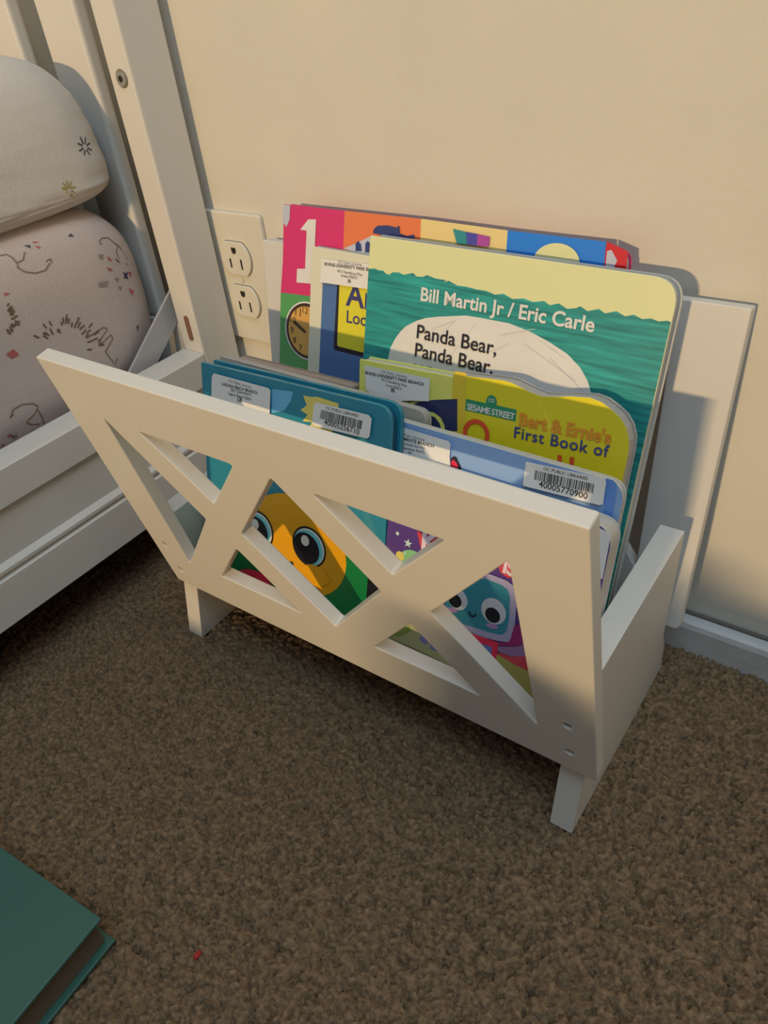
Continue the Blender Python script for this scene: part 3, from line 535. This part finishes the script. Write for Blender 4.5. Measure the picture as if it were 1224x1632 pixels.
BK['robot']=dict(base=(-0.0508, -0.1839, 0.0703),roll=-0.01,w=140.0,h=140.6,art=[('P', 'labelwhite', [(128, 1), (139, 3), (139.5, 30), (132, 28)]),
 ('E', 'planet', 21.5, 65.1, 11, 10, 0),
 ('E', 'sun', 11.5, 62.3, 3.2, 3.2, 0),
 ('E', 'star', 8.3, 47.5, 1.2, 1.2, 0),
 ('E', 'star', 15.0, 59.0, 0.8, 0.8, 0),
 ('E', 'star', -8.0, 57.6, 0.8, 0.8, 0),
 ('E', 'star', 6.6, 68.7, 0.7, 0.7, 0),
 ('P', 'star', [(16.8, 48.0), (17.6, 50.4), (20.0, 50.4), (18.0, 51.8), (18.8, 54.2), (16.8, 52.7), (14.8, 54.2), (15.6, 51.8), (13.6, 50.4), (16.0, 50.4)]),
 ('P', 'badge', [(22.4, 41.0), (41.9, 40.2), (44.4, 42.0), (41.4, 48.5), (32.3, 53.2), (26.9, 52.8)]),
 ('T', 'badgetext', 'KI', 26.8, 51.5, 15.0, 1.2, 3),
 ('P', 'badge', [(79.7, 44.7), (84.0, 39.6), (89.3, 39.1), (91.9, 46.7), (86.4, 49.3), (81.2, 47.7)]),
 ('T', 'badgetext', 'IS', 82.5, 46.7, 8.0, -3.5, 3),
 ('P', 'tvgrey', [(49.3, 69.5), (63.1, 58.8), (69.5, 52.1), (75.6, 51.1), (85.7, 51.1), (91.4, 53.0), (94.0, 60.1), (95.2, 77.5), (95.1, 87.2), (92.6, 90.7), (86.7, 92.6), (68.0, 96.0), (52.6, 97.1)]),
 ('P', 'tvteal', [(49.6, 71.6), (63.5, 61.8), (69.1, 56.5), (73.0, 55.0), (83.3, 55.1), (87.5, 56.6), (89.6, 60.9), (91.2, 74.9), (91.0, 83.6), (88.0, 87.6), (80.9, 89.1), (60.8, 91.3), (47.3, 90.3)]),
 ('E', 'eyewhite', 56.1, 75.8, 6.9, 7.300000000000001, 0),
 ('E', 'eyeblack', 54.5, 77.5, 4.6, 4.6, 0),
 ('E', 'eyewhite', 80.7, 74.0, 8.2, 8.6, 0),
 ('E', 'eyeblack', 80.5, 76.8, 5.0, 5.0, 0),
 ('P', 'eyeblack', [(64.3, 80.7), (65.3, 80.3), (66.2, 82.1), (67.8, 82.5), (69.1, 81.3), (69.4, 79.9), (70.2, 80.0), (69.7, 82.1), (67.9, 83.8), (65.7, 83.4)]),
 ('E', 'cheek', 81.3, 84.1, 4.0, 1.6, -10),
 ('E', 'cheek', 53.3, 84.4, 4, 1.6, -10),
 ('P', 'cape', [(94.2, 87.6), (95.2, 77.5), (100.5, 73.6), (106.7, 84.2), (98.7, 90.5), (87.1, 95.2), (85.7, 93.4), (92.6, 91.0)]),
 ('P', 'band', [(86.2, 96.2), (98.7, 90.8), (107.5, 83.2), (110.0, 92.3), (95.9, 98.9), (87.7, 99.4)]),
 ('P', 'badge', [(87.7, 99.9), (95.9, 99.1), (109.9, 92.1), (114.0, 104.7), (106.0, 105.2), (88.3, 103.6)]),
 ('P', 'robotblue', [(68.2, 97.6), (83.0, 96.0), (84.9, 109.7), (62.7, 106.3)]),
 ('P', 'scarlet', [(63.3, 93.5), (70.0, 94.5), (86.8, 93.1), (87.8, 107.7), (83.8, 105.7), (83.3, 98.1), (70.6, 99.3), (61.9, 99.8)]),
 ('P', 'sand', [(87.4, 101.2), (100.7, 103.3), (113.8, 103.7), (121.5, 138.3), (71.8, 125.3), (86.9, 108.7)]),
 ('P', 'sandpale', [(6.6, 126.8), (12.1, 117.1), (24.4, 104.6), (37.8, 108.2), (54.7, 114.6), (62.7, 123.8), (60.7, 125.9), (37.3, 125.6)]),
 ('P', 'moss', [(8.9, 124.0), (15.7, 115.5), (23.6, 108.5), (26.3, 111.5), (17.3, 119.6)]),
 ('E', 'lilac', 36.1, 113.9, 3.2, 3, 0),
 ('E', 'lilac', 44.0, 116.2, 3.2, 2.4, 0),
 ('P', 'sandline', [(7.7, 124.6), (25.0, 123.4), (43.0, 123.8), (60.5, 124.3), (60.6, 125.7), (42.1, 126.4), (24.0, 125.7), (7.6, 126.4)])])
LEAN = math.radians(15.5)
INKS = {}
def ink(n):
    if n not in INKS:
        c = COL[n]
        if n == 'pgreen': INKS[n] = mat('brushed_green_print', c, .32, var=.45, vscale=9, stretch=(2.5, 1, 45), coat=.2)
        elif n == 'white': INKS[n] = mat('white_print', c, .32, var=.05, vscale=30, coat=.2)
        else: INKS[n] = mat(n + '_print', c, .32, coat=.2)
    return INKS[n]
def add_faces(bm, vs, fs, mi):
    V = [bm.verts.new(v) for v in vs]
    for f in fs:
        try: bm.faces.new([V[i] for i in f]).material_index = mi
        except ValueError: pass
class Art:
    """flat print on a cover: local mm (u right, v down from the top left corner) -> book local metres"""
    def __init__(s, w, h): s.w = w; s.h = h; s.bm = bmesh.new(); s.mats = []; s.k = 0
    def mi(s, m):
        if m not in s.mats: s.mats.append(m)
        return s.mats.index(m)
    def pt(s, u, v, y): return ((u - s.w / 2) / 1000, y, (s.h - v) / 1000)
    def lay(s): s.k += 1; return -0.00006 * s.k - 0.0001
    def poly(s, m, pts):
        y = s.lay(); add_faces(s.bm, [s.pt(u, v, y) for u, v in pts], [list(range(len(pts)))[::-1]], s.mi(m))
    def ell(s, m, u, v, ru, rv, ang=0, n=32):
        a = math.radians(ang); P = []
        for i in range(n):
            t = 2 * math.pi * i / n; x = ru * math.cos(t); z = rv * math.sin(t); P.append((u + x * math.cos(a) - z * math.sin(a), v + x * math.sin(a) + z * math.cos(a)))
        s.poly(m, P)
    def ring(s, m, u, v, ro, ri, n=40):
        y = s.lay(); P = []
        for i in range(n): t = 2 * math.pi * i / n; P += [(u + ro * math.cos(t), v + ro * math.sin(t)), (u + ri * math.cos(t), v + ri * math.sin(t))]
        add_faces(s.bm, [s.pt(a, b, y) for a, b in P], [(2 * i, 2 * i + 1, (2 * i + 3) % (2 * n), (2 * i + 2) % (2 * n)) for i in range(n)], s.mi(m))
    def text(s, m, st, u, v, w, ang, bold):
        y = s.lay(); vs, fs = text_tris(st, bold); a = math.radians(ang); P = []
        for x, z in vs: P.append(s.pt(u + w * (x * math.cos(a) - z * math.sin(a)), v - w * (x * math.sin(a) + z * math.cos(a)), y))
        add_faces(s.bm, P, fs, s.mi(m))
LABEL = mat('label_paper', COL['labelwhite'], .25, coat=.3)
TXT = mat('label_ink', (.03, .028, .03), .5)
def draw(art, items, book):
    st = []
    for it in items:
        k = it[0]
        if k == 'P': art.poly(ink(it[1]), it[2])
        elif k == 'E': art.ell(ink(it[1]), *it[2:])
        elif k == 'R': art.ring(ink(it[1]), *it[2:])
        elif k == 'T': art.text(ink(it[1]), *it[2:])
        elif k == 'S': st.append(it)
    for (_, name, pts, lines, bars) in st:
        a = Art(art.w, art.h); a.k = 25
        a.poly(LABEL, pts)
        for (s, u, v, w, ang, b) in lines: a.text(TXT, s, u, v, w, ang, b)
        if bars:
            A, B, C, D = [Vector(p) for p in bars]; y = a.lay(); t = 0.0; rnd = random.Random(len(name) + int(A.x))
            vs = []; fs = []
            while t < 0.99:
                w = rnd.choice((.008, .008, .015, .022)); t2 = min(1, t + w)
                q = [A.lerp(B, t), A.lerp(B, t2), D.lerp(C, t2), D.lerp(C, t)]
                fs.append([len(vs) + i for i in range(4)][::-1]); vs += [a.pt(p.x, p.y, y) for p in q]; t = t2 + rnd.choice((.008, .012, .018))
            add_faces(a.bm, vs, fs, a.mi(TXT))
        yield_label(a, name, book)
def yield_label(a, name, book):
    d = bpy.data.meshes.new(name); a.bm.to_mesh(d); a.bm.free(); o = bpy.data.objects.new(name, d); LINK(o); o.parent = book
    for m in a.mats: d.materials.append(m)
    o['label'] = 'white library sticker with barcode and number' if name.startswith('bar') else 'white library sticker with printed address'
def cover_mesh(name, outline, t, y0):
    """outline in mm (u from centre, z up) -> board of thickness t from y0 into the book"""
    me = plate(name, [(x / 1000, z / 1000) for x, z in outline], [], t, min(.0005, t * .3))
    me.transform(Matrix.Translation((0, y0 + t / 2, 0)) @ Matrix.Rotation(math.radians(90), 4, 'X'))
    return me
def make_book(key, name, label, base_col, depth, radius=6.0, page=PAGE, cov=.0016, w=None, h=None, outline=None, inset=1.2, back_col=None, cat='book', page_drop=1.0, edge=None):
    D = BK[key]; w0 = D['w']; w = w or w0; h = h or D['h']
    base = Vector(D['base']); c = D['roll']
    Rm = Matrix.Rotation(-LEAN, 3, 'X') @ Matrix.Rotation(-c, 3, 'Y')
    # the book keeps its measured left edge when it is made wider than the measured strip
    base = base + Rm @ Vector(((w - w0) / 2000, 0, (D['h'] - h) / 1000))
    bk = thing(name, label, cat, tuple(base), Rm, 'board books in the white rack')
    if outline is None: outline = rounded([(-w / 2, 0), (w / 2, 0), (w / 2, h), (-w / 2, h)], [1.0, radius, radius, 1.0], 7)
    else: outline = [(u - w / 2, h - v) for u, v in outline]
    art = Art(w, h)
    me = cover_mesh('front_cover', outline, cov, 0.0)
    base_m = mat(name + '_' + key + '_cover', base_col, .32, coat=.2)
    edge_m = edge or base_m
    art.bm.from_mesh(me); bpy.data.meshes.remove(me)
    art.mi(base_m); art.mi(edge_m)
    for f in art.bm.faces:
        f.material_index = 0 if f.normal.y < -.9 else art.mats.index(edge_m)
    draw(art, D['art'], bk)
    d = bpy.data.meshes.new('front_cover'); art.bm.to_mesh(d); art.bm.free()
    fc = bpy.data.objects.new('front_cover', d); LINK(fc); fc.parent = bk
    for m in art.mats: d.materials.append(m)
    cx = sum(p[0] for p in outline) / len(outline); cz = sum(p[1] for p in outline) / len(outline)
    ins = []
    for x, z in outline:
        ins.append((x - math.copysign(min(inset, abs(x)), x) * (1 if x > 0 else .3), z - page_drop * (1 if z > h / 2 else .2)))
    obj('page_block', cover_mesh('page_block', ins, depth - 2 * cov, cov), page, bk)
    bm_ = edge or (mat(name + '_' + key + '_back', back_col, .35) if back_col else base_m)
    obj('back_cover', cover_mesh('back_cover', outline, cov, depth - cov), bm_, bk)
    return bk
W_EDGE = mat('white_board_edge', (.62, .60, .55), .6)
GREYP = mat('grey_page_edges', (.50, .46, .42), .7, bump=.2, bscale=400, stretch=(1, 1, 14))
BROWNP = mat('brownish_page_edges', (.40, .32, .27), .75, bump=.2, bscale=400, stretch=(1, 1, 14))

b = make_book('rainbow', 'number_book', 'tallest book at the very back with pink, orange and yellow blocks, numeral 1 and clock', COL['pink'], .0095, 9, cov=.0014)
make_book('arthur', 'cream_book', 'cream and slate-blue book with yellow title box, behind the green bear book', COL['cream'], .0080, 3, w=178.0, cov=.0014)
make_book('panda', 'bear_book', 'large green and pale yellow board book titled Panda Bear with a white shape', COL['pyellow'], .0135, 15, edge=W_EDGE, cov=.0022, inset=1.5)
make_book('small', 'small_yellow_book', 'small pale yellow and navy book with sticker, left of the yellow wavy-topped book', COL['byellow'] if False else COL['syellow'], .0120, 2)
UV = [(0.6, 0.2), (12, -.6), (25, -2.0), (35, -2.9), (40, -2.6), (46, -1.2), (53, .3), (60, 1.0), (68, -.6), (77, -2.8), (88, -4.6), (95, -3.6), (101, -1.0), (107, 2.6), (111.5, 7.5), (114.3, 14), (115.2, 22), (115.2, 60), (115, 180.5), (0.6, 181.0)]
make_book('bert', 'wavy_topped_book', 'yellow board book with wavy top edge, orange spine and green street sign', COL['byellow'], .0135, outline=UV, page=GREYP, inset=1.0, edge=GREYP)
make_book('brown', 'worn_book', 'low book with brownish worn page edges, behind the grey-edged book at left', (.30, .24, .20), .0125, 2, page=BROWNP, w=112.0, page_drop=.6)
make_book('grey', 'grey_edged_book', 'low book with thick grey page edges, directly behind the teal book', (.45, .41, .37), .0070, 9, page=GREYP, edge=GREYP, page_drop=.3, inset=.3)
make_book('blue', 'sky_blue_book', 'sky blue board book with two library stickers, in front of the wavy yellow book', COL['skyblue'], .0068, 11, edge=W_EDGE, inset=.6, page_drop=.3)
make_book('teal', 'teal_face_book', 'teal board book with an orange big-eyed face, at the front left of the rack', COL['teal'], .0150, 11, page=mat('deep_teal_pages', COL['tealdeep'], .5), cov=.0034, page_drop=3.5, inset=2.5)
make_book('robot', 'purple_robot_book', 'purple space book with a teal screen-headed robot, at the front right of the rack', COL['space'], .0155, 12, edge=W_EDGE, inset=.3, page_drop=.3)

# ------------------------------------------------------------------ things on the carpet
fb_rot = Matrix.Rotation(math.radians(4.4), 3, 'Z')
fbk = thing('floor_book', 'green hardcover book lying flat on the carpet, lower left corner of the photo', 'book', (-.1654, -.4009, 0.0), fb_rot)
GREEN = mat('sea_green_cover', (.040, .13, .105), .45, coat=.1, bump=.05, bscale=400)
for nm, z0, z1 in (('front_cover', .0274, .0300), ('back_cover', .0012, .0038)):
    bm = bmesh.new(); box(bm, (-.185, -.240, z0), (0, 0, z1), .0007); obj(nm, bm, GREEN, fbk)
bm = bmesh.new(); box(bm, (-.180, -.236, .0038), (-.0045, -.0035, .0274), .0004)
obj('page_block', bm, mat('aged_page_edges', (.15, .115, .08), .8, bump=.5, bscale=300, stretch=(1, 1, 25)), fbk)
bm = bmesh.new(); box(bm, (-.188, -.240, .0012), (-.1835, 0, .0300), .001); obj('spine', bm, GREEN, fbk)

bm = bmesh.new()
bmesh.ops.create_icosphere(bm, subdivisions=2, radius=1.0)
for v in bm.verts: v.co = Vector((v.co.x * .0016, v.co.y * .0028, v.co.z * .0012)) * (1 + .25 * mn.noise(v.co * 3))
sp = obj('paper_scrap', bm, mat('red_scrap', (.45, .02, .02), .6)); sp.location = (-.1184, -.3795, .0012)
sp['label'] = 'tiny red scrap lying on the carpet, right of the floor book'; sp['category'] = 'scrap'
